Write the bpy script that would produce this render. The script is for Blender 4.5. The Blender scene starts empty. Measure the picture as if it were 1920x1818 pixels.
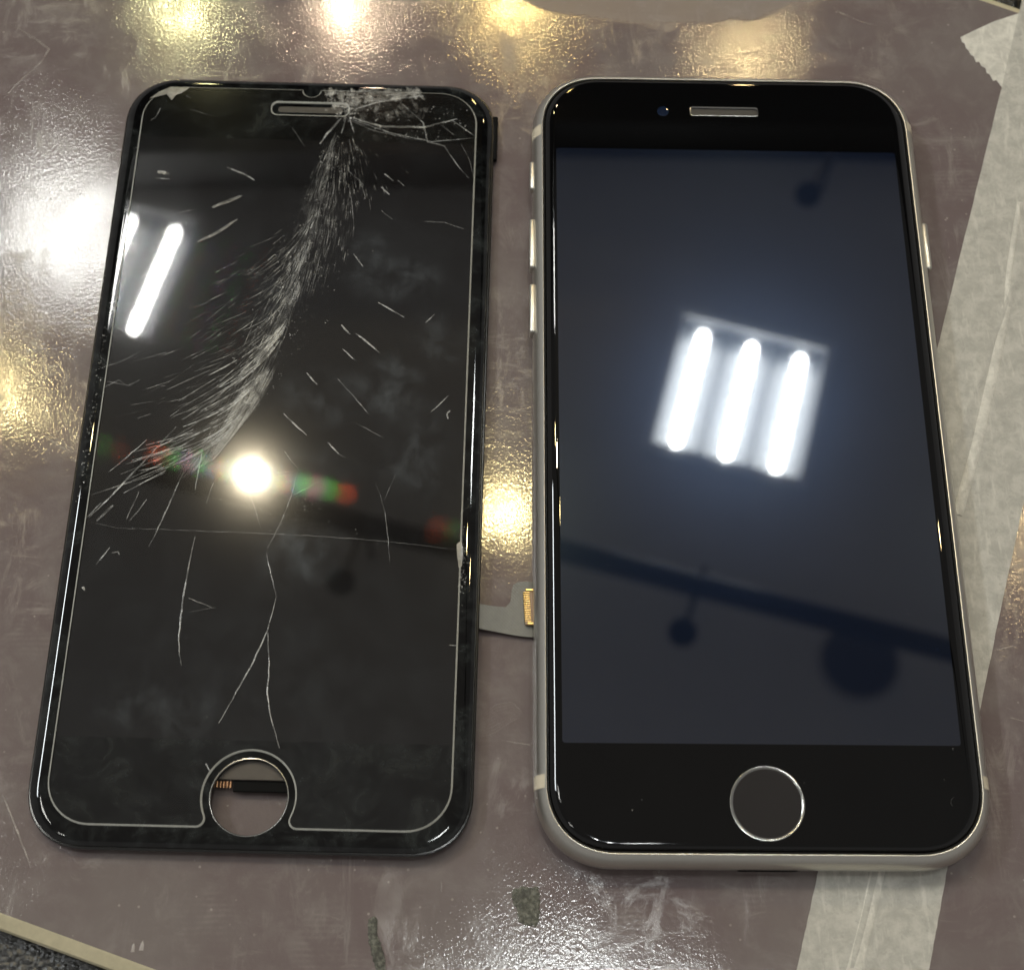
import bpy, bmesh, math, random
from mathutils import Vector, Matrix, Euler
R_ = math.radians
MM = 0.001
random.seed(7)
scn = bpy.context.scene
COL = scn.collection

# ------------------------------------------------------------------ camera
CAM_E = (0.408340071, -0.0221336347, 0.00253956453)
CAM_P = (-41.4169459, -109.024718, 233.32452)          # mm
FPX, PW, PH = 2963.44267, 1920.0, 1818.0
cd = bpy.data.cameras.new("camera")
cam = bpy.data.objects.new("camera", cd)
COL.objects.link(cam)
cam.location = [v * MM for v in CAM_P]
cam.rotation_euler = CAM_E
cd.sensor_fit = 'HORIZONTAL'
cd.sensor_width = 36.0
cd.lens = 36.0 * FPX / PW
cd.clip_start = 0.01
cd.clip_end = 60.0
cd.dof.use_dof = True
cd.dof.focus_distance = 0.248
cd.dof.aperture_fstop = 30.0
scn.camera = cam

# ------------------------------------------------------------------ world, exposure
w = bpy.data.worlds.new("World")
scn.world = w
w.use_nodes = True
bg = w.node_tree.nodes['Background']
bg.inputs['Color'].default_value = (1.0, 0.97, 0.93, 1)
bg.inputs['Strength'].default_value = 0.30
scn.view_settings.view_transform = 'Standard'
scn.view_settings.look = 'None'
scn.view_settings.exposure = 0.0
scn.view_settings.gamma = 1.0
scn.cycles.max_bounces = 10
scn.cycles.transparent_max_bounces = 16
scn.cycles.sample_clamp_indirect = 4.0
scn.cycles.use_adaptive_sampling = False

TUBE = 195.0      # radiance of a fluorescent tube
SPOT = 1000.0    # radiance of a warm spot lamp's face
CEIL = 5500.0    # mm above the board

# ------------------------------------------------------------------ photograph measurements to places
CR = Euler(CAM_E, 'XYZ').to_matrix()
CP = Vector(CAM_P)


def ray(px, py):
    return CR @ Vector(((px - PW / 2) / FPX, -(py - PH / 2) / FPX, -1.0))


def on_z(px, py, z=0.0):
    d = ray(px, py)
    return CP + d * ((z - CP.z) / d.z)


def above(px, py, zl, zp=0.0):
    """the place at height zl that is seen mirrored in a level surface of height zp"""
    q = on_z(px, py, 2 * zp - zl)
    return Vector((q.x, q.y, zl))


# ------------------------------------------------------------------ object helpers
def link(name, me, parent=None, mats=()):
    o = bpy.data.objects.new(name, me)
    COL.objects.link(o)
    for m in mats:
        me.materials.append(m)
    if parent is not None:
        o.parent = parent
    return o


def done(name, bm, mats, parent=None, smooth=None):
    """mm bmesh -> object in metres"""
    bmesh.ops.scale(bm, vec=(MM, MM, MM), verts=bm.verts)
    me = bpy.data.meshes.new(name)
    bm.to_mesh(me)
    bm.free()
    if smooth is not None:
        me.polygons.foreach_set("use_smooth", [True] * len(me.polygons))
        me.set_sharp_from_angle(angle=R_(smooth))
    if not isinstance(mats, (list, tuple)):
        mats = [mats]
    return link(name, me, parent, mats)


def tag(o, label=None, cat=None, group=None, kind=None):
    if label:
        o['label'] = label
    if cat:
        o['category'] = cat
    if group:
        o['group'] = group
    if kind:
        o['kind'] = kind
    return o


def empty(name, loc=(0, 0, 0), rot=(0, 0, 0)):
    o = bpy.data.objects.new(name, None)
    COL.objects.link(o)
    o.location = [v * MM for v in loc]
    o.rotation_euler = rot
    o.empty_display_size = 0.01
    return o


def rrect(hw, hh, r, n=14, cx=0, cy=0, z=0.0, e=2.25):
    """rounded rectangle, corners slightly squarer than a circle; counter-clockwise"""
    pts = []
    r = max(min(r, hw, hh), 0.01)
    for k, (sx, sy) in enumerate(((1, 1), (-1, 1), (-1, -1), (1, -1))):
        for i in range(n + 1):
            a = math.pi / 2 * i / n
            c, s = abs(math.cos(a)) ** (2 / e), abs(math.sin(a)) ** (2 / e)
            if k % 2:
                c, s = s, c
            pts.append(Vector((cx + sx * (hw - r + r * c), cy + sy * (hh - r + r * s), z)))
    return pts


def ring(pts, z=None):
    return [Vector((p.x, p.y, p.z if z is None else z)) for p in pts]


def circle(cx, cy, r, z, n=64):
    return [Vector((cx + r * math.cos(2 * math.pi * i / n), cy + r * math.sin(2 * math.pi * i / n), z)) for i in range(n)]


def loft(bm, loops, cap0=False, cap1=False, closed=True, mi=0):
    vs = [[bm.verts.new(p) for p in L] for L in loops]
    n = len(vs[0])
    for a, b in zip(vs, vs[1:]):
        for i in range(n if closed else n - 1):
            j = (i + 1) % n
            f = bm.faces.new((a[i], a[j], b[j], b[i]))
            f.material_index = mi
    if cap0:
        bm.faces.new(list(reversed(vs[0]))).material_index = mi
    if cap1:
        bm.faces.new(vs[-1]).material_index = mi
    return vs


def fill(bm, loops, mi=0, up=True):
    """flat face bounded by the first loop with the rest as holes (verts or points)"""
    es = []
    for L in loops:
        vs = [p if isinstance(p, bmesh.types.BMVert) else bm.verts.new(p) for p in L]
        for i in range(len(vs)):
            a, b = vs[i], vs[(i + 1) % len(vs)]
            e = bm.edges.get((a, b)) or bm.edges.new((a, b))
            es.append(e)
    g = bmesh.ops.triangle_fill(bm, use_beauty=True, use_dissolve=False, edges=es)
    fs = [f for f in g['geom'] if isinstance(f, bmesh.types.BMFace)]
    for f in fs:
        f.material_index = mi
        f.normal_update()
        if (f.normal.z > 0) != up:
            f.normal_flip()
    return fs


def box(bm, c, s, bevel=0.0, seg=2, rot=None):
    g = bmesh.ops.create_cube(bm, size=1.0)
    vs = g['verts']
    for v in vs:
        v.co = Vector((v.co.x * s[0], v.co.y * s[1], v.co.z * s[2]))
    if bevel:
        es = list({e for v in vs for e in v.link_edges})
        r = bmesh.ops.bevel(bm, geom=es + vs, offset=bevel, segments=seg, affect='EDGES', profile=0.5)
        vs = list({v for f in r['faces'] for v in f.verts} | {v for v in vs if v.is_valid})
    M = (rot.to_4x4() if rot is not None else Matrix.Identity(4))
    for v in vs:
        v.co = M @ v.co + Vector(c)
    return vs


def tube(bm, a, b, r, n=20, r2=None, caps=True):
    a, b = Vector(a), Vector(b)
    d = (b - a).normalized()
    u = d.orthogonal().normalized()
    v = d.cross(u)
    L = [[p + (u * math.cos(2 * math.pi * i / n) + v * math.sin(2 * math.pi * i / n)) * q for i in range(n)] for p, q in ((a, r), (b, r if r2 is None else r2))]
    return loft(bm, L, caps, caps)


# ------------------------------------------------------------------ material helpers
class NT:
    def __init__(s, name):
        s.m = bpy.data.materials.new(name)
        s.m.use_nodes = True
        s.t = s.m.node_tree
        s.n = s.t.nodes
        s.l = s.t.links
        s.p = s.n.get('Principled BSDF')
        s.out = s.n.get('Material Output')

    def add(s, typ, **kw):
        nd = s.n.new(typ)
        for k, v in kw.items():
            if hasattr(nd, k):
                setattr(nd, k, v)
            else:
                s.put(nd.inputs[k], v)
        return nd

    def put(s, sock, v):
        if isinstance(v, bpy.types.NodeSocket):
            s.l.new(v, sock)
        else:
            sock.default_value = v

    def coord(s, scale=(1000, 1000, 1000), rot=(0, 0, 0), loc=(0, 0, 0), src=None):
        if src is None:
            if not hasattr(s, 'tc'):
                s.tc = s.add('ShaderNodeTexCoord')
            src = s.tc.outputs['Object']
        mp = s.add('ShaderNodeMapping')
        s.put(mp.inputs['Vector'], src)
        mp.inputs['Scale'].default_value = scale
        mp.inputs['Rotation'].default_value = rot
        mp.inputs['Location'].default_value = loc
        return mp.outputs[0]

    def noise(s, vec, scale, detail=3, rough=0.55, dist=0.0):
        nd = s.add('ShaderNodeTexNoise')
        s.put(nd.inputs['Vector'], vec)
        nd.inputs['Scale'].default_value = scale
        nd.inputs['Detail'].default_value = detail
        nd.inputs['Roughness'].default_value = rough
        nd.inputs['Distortion'].default_value = dist
        return nd.outputs['Fac']

    def vor(s, vec, scale, feature='F1', out='Distance', rnd=1.0):
        nd = s.add('ShaderNodeTexVoronoi', feature=feature)
        s.put(nd.inputs['Vector'], vec)
        nd.inputs['Scale'].default_value = scale
        nd.inputs['Randomness'].default_value = rnd
        return nd.outputs[out]

    def ramp(s, fac, a, b, lo=0.0, hi=1.0):
        nd = s.add('ShaderNodeMapRange', interpolation_type='SMOOTHSTEP')
        s.put(nd.inputs['Value'], fac)
        nd.inputs['From Min'].default_value = a
        nd.inputs['From Max'].default_value = b
        nd.inputs['To Min'].default_value = lo
        nd.inputs['To Max'].default_value = hi
        return nd.outputs['Result']

    def math(s, op, a, b=0.0, c=None):
        nd = s.add('ShaderNodeMath', operation=op)
        s.put(nd.inputs[0], a)
        s.put(nd.inputs[1], b)
        if c is not None:
            s.put(nd.inputs[2], c)
        return nd.outputs[0]

    def mix(s, fac, a, b):
        nd = s.add('ShaderNodeMix', data_type='RGBA')
        s.put(nd.inputs['Factor'], fac)
        s.put(nd.inputs[6], a)
        s.put(nd.inputs[7], b)
        return nd.outputs[2]

    def bump(s, h, dist, strength=1.0, normal=None):
        nd = s.add('ShaderNodeBump')
        s.put(nd.inputs['Height'], h)
        nd.inputs['Distance'].default_value = dist
        nd.inputs['Strength'].default_value = strength
        if normal is not None:
            s.put(nd.inputs['Normal'], normal)
        return nd.outputs[0]

    def set(s, **kw):
        names = dict(color='Base Color', rough='Roughness', metal='Metallic', ior='IOR', spec='Specular IOR Level', normal='Normal', coat='Coat Weight', coat_rough='Coat Roughness', alpha='Alpha', trans='Transmission Weight')
        for k, v in kw.items():
            if k == 'color' and isinstance(v, tuple) and len(v) == 3:
                v = (*v, 1)
            s.put(s.p.inputs[names[k]], v)
        return s.m


def c4(r, g, b):
    return (r, g, b, 1.0)


def simple(name, color, rough=0.5, metal=0.0, nscale=None, namp=0.15, **kw):
    t = NT(name)
    if nscale:
        v = t.coord()
        f = t.noise(v, nscale, 4)
        col = t.mix(f, c4(*[x * (1 - namp) for x in color]), c4(*[min(1, x * (1 + namp)) for x in color]))
        t.set(color=col)
    else:
        t.set(color=color)
    return t.set(rough=rough, metal=metal, **kw)


def glow(name, color, strength):
    t = NT(name)
    t.p.inputs['Base Color'].default_value = (0.8, 0.8, 0.8, 1)
    t.p.inputs['Emission Color'].default_value = (*color, 1)
    t.p.inputs['Emission Strength'].default_value = strength
    return t.m


# ---- board (purple-brown laminate, fine leather-like relief, wiped dust)
def make_board_mat():
    t = NT('board laminate')
    v = t.coord()
    big = t.noise(v, 0.028, 5, 0.6, 0.6)
    mid = t.noise(v, 0.16, 5, 0.65, 0.4)
    base = t.mix(t.ramp(big, 0.3, 0.7), c4(0.140, 0.107, 0.107), c4(0.174, 0.149, 0.143))
    base = t.mix(t.ramp(mid, 0.42, 0.75, 0, 0.5), base, c4(0.225, 0.198, 0.190))
    # wiped dust: streaks stretched two ways
    s1 = t.noise(t.coord((900, 300, 1000), (0, 0, R_(28))), 0.22, 6, 0.75, 1.2)
    s2 = t.noise(t.coord((330, 900, 1000), (0, 0, R_(-20)), (31, 7, 0)), 0.24, 6, 0.75, 1.2)
    area = t.ramp(t.noise(v, 0.05, 3, 0.5, 0.8), 0.42, 0.60)
    st = t.math('MULTIPLY', t.math('MAXIMUM', t.ramp(s1, 0.50, 0.66), t.ramp(s2, 0.51, 0.68)), area)
    base = t.mix(t.math('MULTIPLY', st, 0.26), base, c4(0.34, 0.31, 0.29))
    # finger marks: small patches of fine ridges
    fp = None
    for (px, py, r) in ((925, 1350, 5.5), (1440, 1690, 5), (620, 1780, 7), (390, 1730, 6), (1885, 1520, 6), (70, 1180, 6), (1800, 330, 6), (1180, 1720, 5)):
        c = on_z(px, py)
        vv = t.coord((1000, 1000, 0), (0, 0, 0), (-c.x, -c.y, 0))
        ln0 = t.add('ShaderNodeVectorMath', operation='LENGTH')
        t.put(ln0.inputs[0], vv)
        wv = t.add('ShaderNodeTexWave', wave_type='RINGS', bands_direction='Z')
        mo = t.coord((1000, 700, 0), (0, 0, 0), (-c.x - 2.0, (-c.y - 3.0) * 0.7, 0))
        t.put(wv.inputs['Vector'], mo)
        wv.inputs['Scale'].default_value = 0.55
        wv.inputs['Distortion'].default_value = 3.5
        wv.inputs['Detail Scale'].default_value = 0.3
        k = t.math('MULTIPLY', t.ramp(ln0.outputs['Value'], 0.45 * r, r, 1, 0), t.ramp(wv.outputs['Fac'], 0.35, 0.75))
        fp = k if fp is None else t.math('MAXIMUM', fp, k)
    fp = t.math('MULTIPLY', fp, t.ramp(mid, 0.40, 0.62))
    base = t.mix(t.math('MULTIPLY', fp, 0.07), base, c4(0.40, 0.36, 0.33))
    # fine dust specks
    cell = t.vor(v, 0.42)
    sp = t.math('MULTIPLY', t.ramp(cell, 0.055, 0.10, 1, 0), t.ramp(t.noise(v, 0.09, 2), 0.46, 0.6))
    base = t.mix(t.math('MULTIPLY', sp, 0.30), base, c4(0.55, 0.50, 0.45))
    # relief: soft pits about half a millimetre wide, a little stretched along the board's grain
    g = t.coord((1250, 900, 1000), (0, 0, R_(-14)))
    n1 = t.noise(g, 1.6, 2, 0.5, 0.3)
    n2 = t.noise(g, 3.6, 2, 0.5, 0.2)
    low = t.noise(v, 0.12, 2, 0.5)
    amt = t.ramp(t.noise(v, 0.035, 3, 0.6, 0.5), 0.35, 0.65, 0.40, 1.30)
    h = t.math('MULTIPLY', t.math('ADD', n1, t.math('MULTIPLY', n2, 0.40)), amt)
    # patch by the far edge where the relief is worn smooth
    sx = on_z(1240, -40)
    ve = t.coord((1000, 1000, 0), (0, 0, 0), (-sx.x, -sx.y, 0))
    ln = t.add('ShaderNodeVectorMath', operation='LENGTH')
    ve2 = t.add('ShaderNodeVectorMath', operation='MULTIPLY')
    t.put(ve2.inputs[0], ve)
    ve2.inputs[1].default_value = (1 / 31.0, 1 / 11.0, 0)
    t.put(ln.inputs[0], ve2.outputs[0])
    edge = t.math('ADD', ln.outputs['Value'], t.math('MULTIPLY', t.math('SUBTRACT', mid, 0.5), 0.4))
    worn = t.ramp(edge, 0.93, 1.02, 1, 0)
    h = t.math('MULTIPLY', h, t.math('SUBTRACT', 1.0, t.math('MULTIPLY', worn, 0.85)))
    h2 = t.math('ADD', h, t.math('MULTIPLY', low, 0.8))
    nrm = t.bump(h2, 0.0000145, 1.0)
    base = t.mix(t.math('MULTIPLY', worn, 0.35), base, c4(0.20, 0.165, 0.145))
    ro = t.ramp(t.noise(v, 0.06, 4, 0.6), 0.35, 0.7, 0.055, 0.09)
    ro = t.math('ADD', ro, t.math('MULTIPLY', st, 0.12))
    ro = t.math('ADD', ro, t.math('MULTIPLY', worn, 0.22))
    return t.set(color=base, rough=ro, normal=nrm, ior=1.5)


M_BOARD = make_board_mat()
M_EDGE = simple('cream board core', (0.50, 0.45, 0.31), 0.6, nscale=0.8, namp=0.2)


def make_desk_mat():
    t = NT('black leatherette')
    v = t.coord()
    d = t.vor(v, 1.3, 'SMOOTH_F1')
    n = t.noise(v, 1.4, 3)
    h = t.math('ADD', t.math('MULTIPLY', d, -1.0), t.math('MULTIPLY', n, 0.35))
    return t.set(color=(0.007, 0.0065, 0.006), rough=0.30, normal=t.bump(h, 0.00025, 1.0))


M_DESK = make_desk_mat()


def make_tape_mat(name, tone):
    t = NT(name)
    v = t.coord()
    f = t.noise(v, 0.35, 6, 0.72, 0.3)
    g = t.noise(t.coord((1000, 180, 1000), (0, 0, R_(-8))), 0.9, 4, 0.6)
    col = t.mix(t.ramp(f, 0.35, 0.68), c4(*[x * 0.74 for x in tone]), c4(*tone))
    col = t.mix(t.ramp(g, 0.52, 0.72, 0, 0.55), col, c4(*[min(1, x * 1.22) for x in tone]))
    pt = t.math('MULTIPLY', t.ramp(t.noise(v, 0.9, 3), 0.60, 0.68), 0.4)
    col = t.mix(pt, col, c4(*[x * 0.62 for x in tone]))
    h = t.math('ADD', t.noise(v, 1.2, 4, 0.6), t.math('MULTIPLY', g, 0.6))
    return t.set(color=col, rough=0.55, normal=t.bump(h, 0.00008, 0.8), spec=0.35)


M_TAPE = make_tape_mat('masking tape paper', (0.50, 0.485, 0.44))
M_TAPE2 = make_tape_mat('masking tape doubled', (0.66, 0.64, 0.58))

# ---- devices
M_GLASS = simple('black front glass', (0.0018, 0.0018, 0.0020), 0.012, ior=1.5)


def make_old_glass():
    t = NT('black front glass with adhesive film')
    v = t.coord()
    n = t.ramp(t.noise(v, 0.16, 5, 0.7, 1.0), 0.42, 0.72)
    g = t.ramp(t.noise(v, 1.6, 3, 0.7), 0.56, 0.72, 0, 0.6)
    f = t.math('ADD', n, t.math('MULTIPLY', g, n))
    return t.set(color=t.mix(f, c4(0.002, 0.002, 0.0022), c4(0.020, 0.023, 0.023)), rough=t.ramp(n, 0.2, 1.0, 0.012, 0.06), ior=1.5)


M_GLASS_OLD = make_old_glass()


def make_screen_mat():
    """unlit display under glass: dull blue-grey panel, clear surface, faint scatter of the pixel layer"""
    t = NT('unlit display')
    t.set(color=(0.0022, 0.0042, 0.0125), rough=0.02, ior=2.05)
    gl = t.add('ShaderNodeBsdfGlossy')
    gl.inputs['Color'].default_value = (0.0026, 0.0042, 0.0080, 1)
    gl.inputs['Roughness'].default_value = 0.17
    ad = t.add('ShaderNodeAddShader')
    t.l.new(t.p.outputs[0], ad.inputs[0])
    t.l.new(gl.outputs[0], ad.inputs[1])
    t.l.new(ad.outputs[0], t.out.inputs['Surface'])
    return t.m


M_SCREEN = make_screen_mat()


def make_old_screen():
    """unlit broken display; its pixel grid also acts as a weak reflection grating"""
    t = NT('unlit broken display')
    t.set(color=(0.0085, 0.0079, 0.0088), rough=0.02, ior=1.6)
    geo = t.add('ShaderNodeNewGeometry')
    T = Vector((math.cos(R_(-7)), math.sin(R_(-7)), 0))
    last = t.p.outputs[0]
    for m in (-3, -2, -1, 1, 2, 3):
        for col, px in (((1, 0.10, 0.02), 66), ((0.10, 1, 0.12), 54), ((0.05, 0.18, 1), 45)):
            d = m * px / FPX / 2
            va = t.add('ShaderNodeVectorMath', operation='ADD')
            t.l.new(geo.outputs['Normal'], va.inputs[0])
            va.inputs[1].default_value = T * d
            vn = t.add('ShaderNodeVectorMath', operation='NORMALIZE')
            t.l.new(va.outputs[0], vn.inputs[0])
            g = t.add('ShaderNodeBsdfGlossy')
            k = 0.00013 / abs(m) ** 0.6
            g.inputs['Color'].default_value = (col[0] * k, col[1] * k, col[2] * k, 1)
            g.inputs['Roughness'].default_value = 0.022
            t.l.new(vn.outputs[0], g.inputs['Normal'])
            ad = t.add('ShaderNodeAddShader')
            t.l.new(last, ad.inputs[0])
            t.l.new(g.outputs[0], ad.inputs[1])
            last = ad.outputs[0]
    t.l.new(last, t.out.inputs['Surface'])
    return t.m


M_SCREEN_OLD = make_old_screen()


def make_alu():
    t = NT('champagne aluminium')
    v = t.coord()
    f = t.noise(v, 3.0, 3)
    col = t.mix(f, c4(0.50, 0.485, 0.445), c4(0.57, 0.555, 0.515))
    return t.set(color=col, rough=t.ramp(f, 0.3, 0.7, 0.28, 0.36), metal=0.9, normal=t.bump(t.noise(v, 14.0, 2), 0.000004, 0.6))


M_ALU = make_alu()
M_BAND = simple('pale antenna plastic', (0.62, 0.56, 0.44), 0.4)
M_BLACK = simple('black plastic', (0.006, 0.006, 0.006), 0.6, spec=0.05)
M_FRAME = simple('gloss black plastic', (0.012, 0.012, 0.012), 0.14)
M_GASKET = simple('dark gasket', (0.012, 0.011, 0.010), 0.20)
M_BUTTON = simple('home button cap', (0.020, 0.018, 0.018), 0.10, ior=1.5)
M_CHROME = simple('clear bright ring', (0.36, 0.36, 0.35), 0.16, 0.85)
M_LENS = simple('front camera lens', (0.006, 0.012, 0.03), 0.03)
M_MESH = simple('earpiece mesh', (0.022, 0.020, 0.019), 0.45, 0.2, nscale=8.0, namp=0.5)
M_SHIELD = simple('steel shield', (0.055, 0.048, 0.042), 0.5, 0.6, nscale=0.5, namp=0.2)
M_COPPER = simple('copper foil', (0.42, 0.24, 0.13), 0.35, 0.9, nscale=2.0, namp=0.3)
M_GOLD = simple('gold contact', (0.83, 0.60, 0.27), 0.28, 0.95)
M_TAN = simple('connector resin', (0.35, 0.24, 0.16), 0.5)


def make_flex():
    t = NT('grey flex ribbon')
    v = t.coord()
    n = t.noise(v, 0.8, 4, 0.7)
    wv = t.vor(t.coord((1000, 1000, 1000), (0, 0, R_(45))), 2.6, rnd=0.0)
    col = t.mix(n, c4(0.105, 0.105, 0.095), c4(0.17, 0.168, 0.152))
    return t.set(color=col, rough=0.42, normal=t.bump(wv, 0.00003, 0.5))


M_FLEX = make_flex()


def make_clear():
    """clear tempered glass sheet, with the greasy haze this one carries"""
    t = NT('clear protector glass')
    v = t.coord()
    fr = t.add('ShaderNodeFresnel')
    fr.inputs['IOR'].default_value = 1.5
    tr = t.add('ShaderNodeBsdfTransparent')
    gl = t.add('ShaderNodeBsdfGlossy')
    gl.inputs['Roughness'].default_value = 0.01
    gr = t.add('ShaderNodeBsdfGlossy')
    gr.inputs['Roughness'].default_value = 0.085
    gm = t.add('ShaderNodeMixShader')
    gm.inputs[0].default_value = 0.20
    t.l.new(gl.outputs[0], gm.inputs[1])
    t.l.new(gr.outputs[0], gm.inputs[2])
    m1 = t.add('ShaderNodeMixShader')
    t.l.new(fr.outputs[0], m1.inputs[0])
    t.l.new(tr.outputs[0], m1.inputs[1])
    t.l.new(gm.outputs[0], m1.inputs[2])
    hz = None
    for (x, y, rx, ry, a) in HAZE:
        mp = t.coord((1000, 1000, 0), (0, 0, 0), (-x, -y, 0))
        mu = t.add('ShaderNodeVectorMath', operation='MULTIPLY')
        t.put(mu.inputs[0], mp)
        mu.inputs[1].default_value = (1 / rx, 1 / ry, 0)
        ln = t.add('ShaderNodeVectorMath', operation='LENGTH')
        t.put(ln.inputs[0], mu.outputs[0])
        k = t.ramp(ln.outputs['Value'], 0.25, 1.0, a, 0.0)
        hz = k if hz is None else t.math('ADD', hz, k)
    n = t.noise(v, 0.20, 4, 0.6, 0.35)
    ns = t.noise(t.coord((1000, 260, 1000), (0, 0, R_(8))), 0.6, 4, 0.6)
    hz = t.math('MULTIPLY', hz, t.ramp(n, 0.34, 0.72))
    hz = t.math('MULTIPLY', hz, t.ramp(ns, 0.25, 0.75, 0.45, 1.2))
    film = t.math('MULTIPLY', t.ramp(t.noise(v, 0.09, 4, 0.6, 1.0), 0.40, 0.75, 0.25, 1.0), 0.012)
    hz = t.math('ADD', hz, film)
    df = t.add('ShaderNodeBsdfDiffuse')
    df.inputs['Color'].default_value = (0.44, 0.50, 0.55, 1)
    m2 = t.add('ShaderNodeMixShader')
    t.put(m2.inputs[0], hz)
    t.l.new(m1.outputs[0], m2.inputs[1])
    t.l.new(df.outputs[0], m2.inputs[2])
    t.l.new(m2.outputs[0], t.out.inputs['Surface'])
    return t.m


def make_ground_edge():
    t = NT('ground glass edge')
    v = t.coord()
    n = t.noise(v, 0.5, 4, 0.7)
    return t.set(color=t.mix(n, c4(0.24, 0.245, 0.225), c4(0.48, 0.485, 0.45)), rough=0.25, spec=0.6)


M_PEDGE = make_ground_edge()


M_CHIP = simple('chipped glass', (0.20, 0.195, 0.18), 0.22, nscale=1.5, namp=0.6)


def make_crack(name, color, top=0.95):
    t = NT(name)
    at = t.add('ShaderNodeAttribute', attribute_name='depth')
    tr = t.add('ShaderNodeBsdfTransparent')
    t.set(color=color, rough=0.22, spec=0.7)
    n = t.noise(t.coord(), 2.2, 3, 0.7)
    n2 = t.noise(t.coord(), 0.42, 2, 0.5)
    f = t.math('MULTIPLY', at.outputs['Fac'], t.ramp(n, 0.2, 0.7, 0.45, top))
    f = t.math('MULTIPLY', f, t.ramp(n2, 0.36, 0.58, 0.30, 1.0))
    m = t.add('ShaderNodeMixShader')
    t.put(m.inputs[0], f)
    t.l.new(tr.outputs[0], m.inputs[1])
    t.l.new(t.p.outputs[0], m.inputs[2])
    t.l.new(m.outputs[0], t.out.inputs['Surface'])
    return t.m


M_CRACK = make_crack('fractured glass', (0.62, 0.63, 0.62))
M_DUST_GLINT = make_crack('crushed glass and glints', (0.64, 0.645, 0.63))
M_SCR = make_crack('scuffed laminate', (0.50, 0.45, 0.41))

# ================================================================== the ceiling and its lamps
GA = R_(-15.0)                      # the ceiling grid runs askew to the board
GX = Vector((math.cos(GA), math.sin(GA), 0))
GY = Vector((-math.sin(GA), math.cos(GA), 0))
M_CEIL = simple('matt ceiling', (0.56, 0.555, 0.55), 0.9, nscale=0.004, namp=0.08)
M_PAN = simple('troffer reflector', (0.050, 0.055, 0.065), 0.5, nscale=0.01, namp=0.1)
M_TRIM = simple('troffer trim', (0.7, 0.7, 0.7), 0.6)
M_CAN = simple('black spotlight metal', (0.012, 0.012, 0.013), 0.45, 0.2)
M_TUBE = glow('fluorescent tube', (0.96, 1.0, 0.97), TUBE)
M_TUBE_DIM = glow('fluorescent tube dimmer', (1.0, 0.99, 0.93), TUBE * 0.7)
M_TUBE_WEAK = glow('weak fluorescent tube', (1.0, 0.98, 0.90), TUBE * 0.45)  # dimmed so the shadows at the phones' near edges stay dark
M_LAMP = glow('warm lamp face', (1.0, 0.76, 0.40), SPOT)
M_LAMP2 = glow('warm lamp face dim', (1.0, 0.74, 0.36), SPOT * 0.45)
M_LAMP_Y = glow('golden lamp face', (1.0, 0.80, 0.36), SPOT * 0.5)
M_LAMP_G = glow('yellow lamp face', (0.95, 0.88, 0.42), SPOT * 0.42)
M_LAMP_P = glow('rosy lamp face', (1.0, 0.74, 0.50), SPOT * 0.55)
M_LAMP_A = glow('amber lamp face', (1.0, 0.70, 0.25), SPOT * 0.6)
M_LAMP_W = glow('warm white lamp face', (1.0, 0.86, 0.60), SPOT * 2.0)

T1 = (above(1285, 573, CEIL, 7.3) + above(1563, 648, CEIL, 7.3) + above(1497, 922, CEIL, 7.3) + above(1208, 840, CEIL, 7.3)) / 4
T2 = T1 - GX * 2860 + GY * 20
T3 = T1 - GY * 2600
T4 = T2 - GY * 2740
T6 = T4 - GY * 2600
TROFFERS = [T1, T2, T3, T4, T6]


def ceiling():
    bm = bmesh.new()
    hx = 5600
    c = Vector((0, 0, CEIL))
    holes = []
    for T in TROFFERS:
        holes.append([T + GX * sx * 336 + GY * sy * 336 for sx, sy in ((-1, -1), (1, -1), (1, 1), (-1, 1))])
    outer = [c + Vector((sx * hx, sy * hx, 0)) for sx, sy in ((-1, -1), (1, -1), (1, 1), (-1, 1))]
    fill(bm, [outer] + holes, up=False)
    o = done('ceiling', bm, M_CEIL)
    tag(o, kind='structure')


ceiling()


def reflection_darkener():  # added dark slab out of view, blackens the far end of the reflections
    y0 = above(960, 232, CEIL - 250).y
    bm = bmesh.new()
    box(bm, (0, y0 + 1500, CEIL - 130), (9000, 3000, 250), 0)
    o = done('reflection_darkener', bm, simple('dark bulkhead paint', (0.035, 0.035, 0.036), 0.8, nscale=0.003))
    tag(o, kind='structure')


reflection_darkener()


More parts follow.
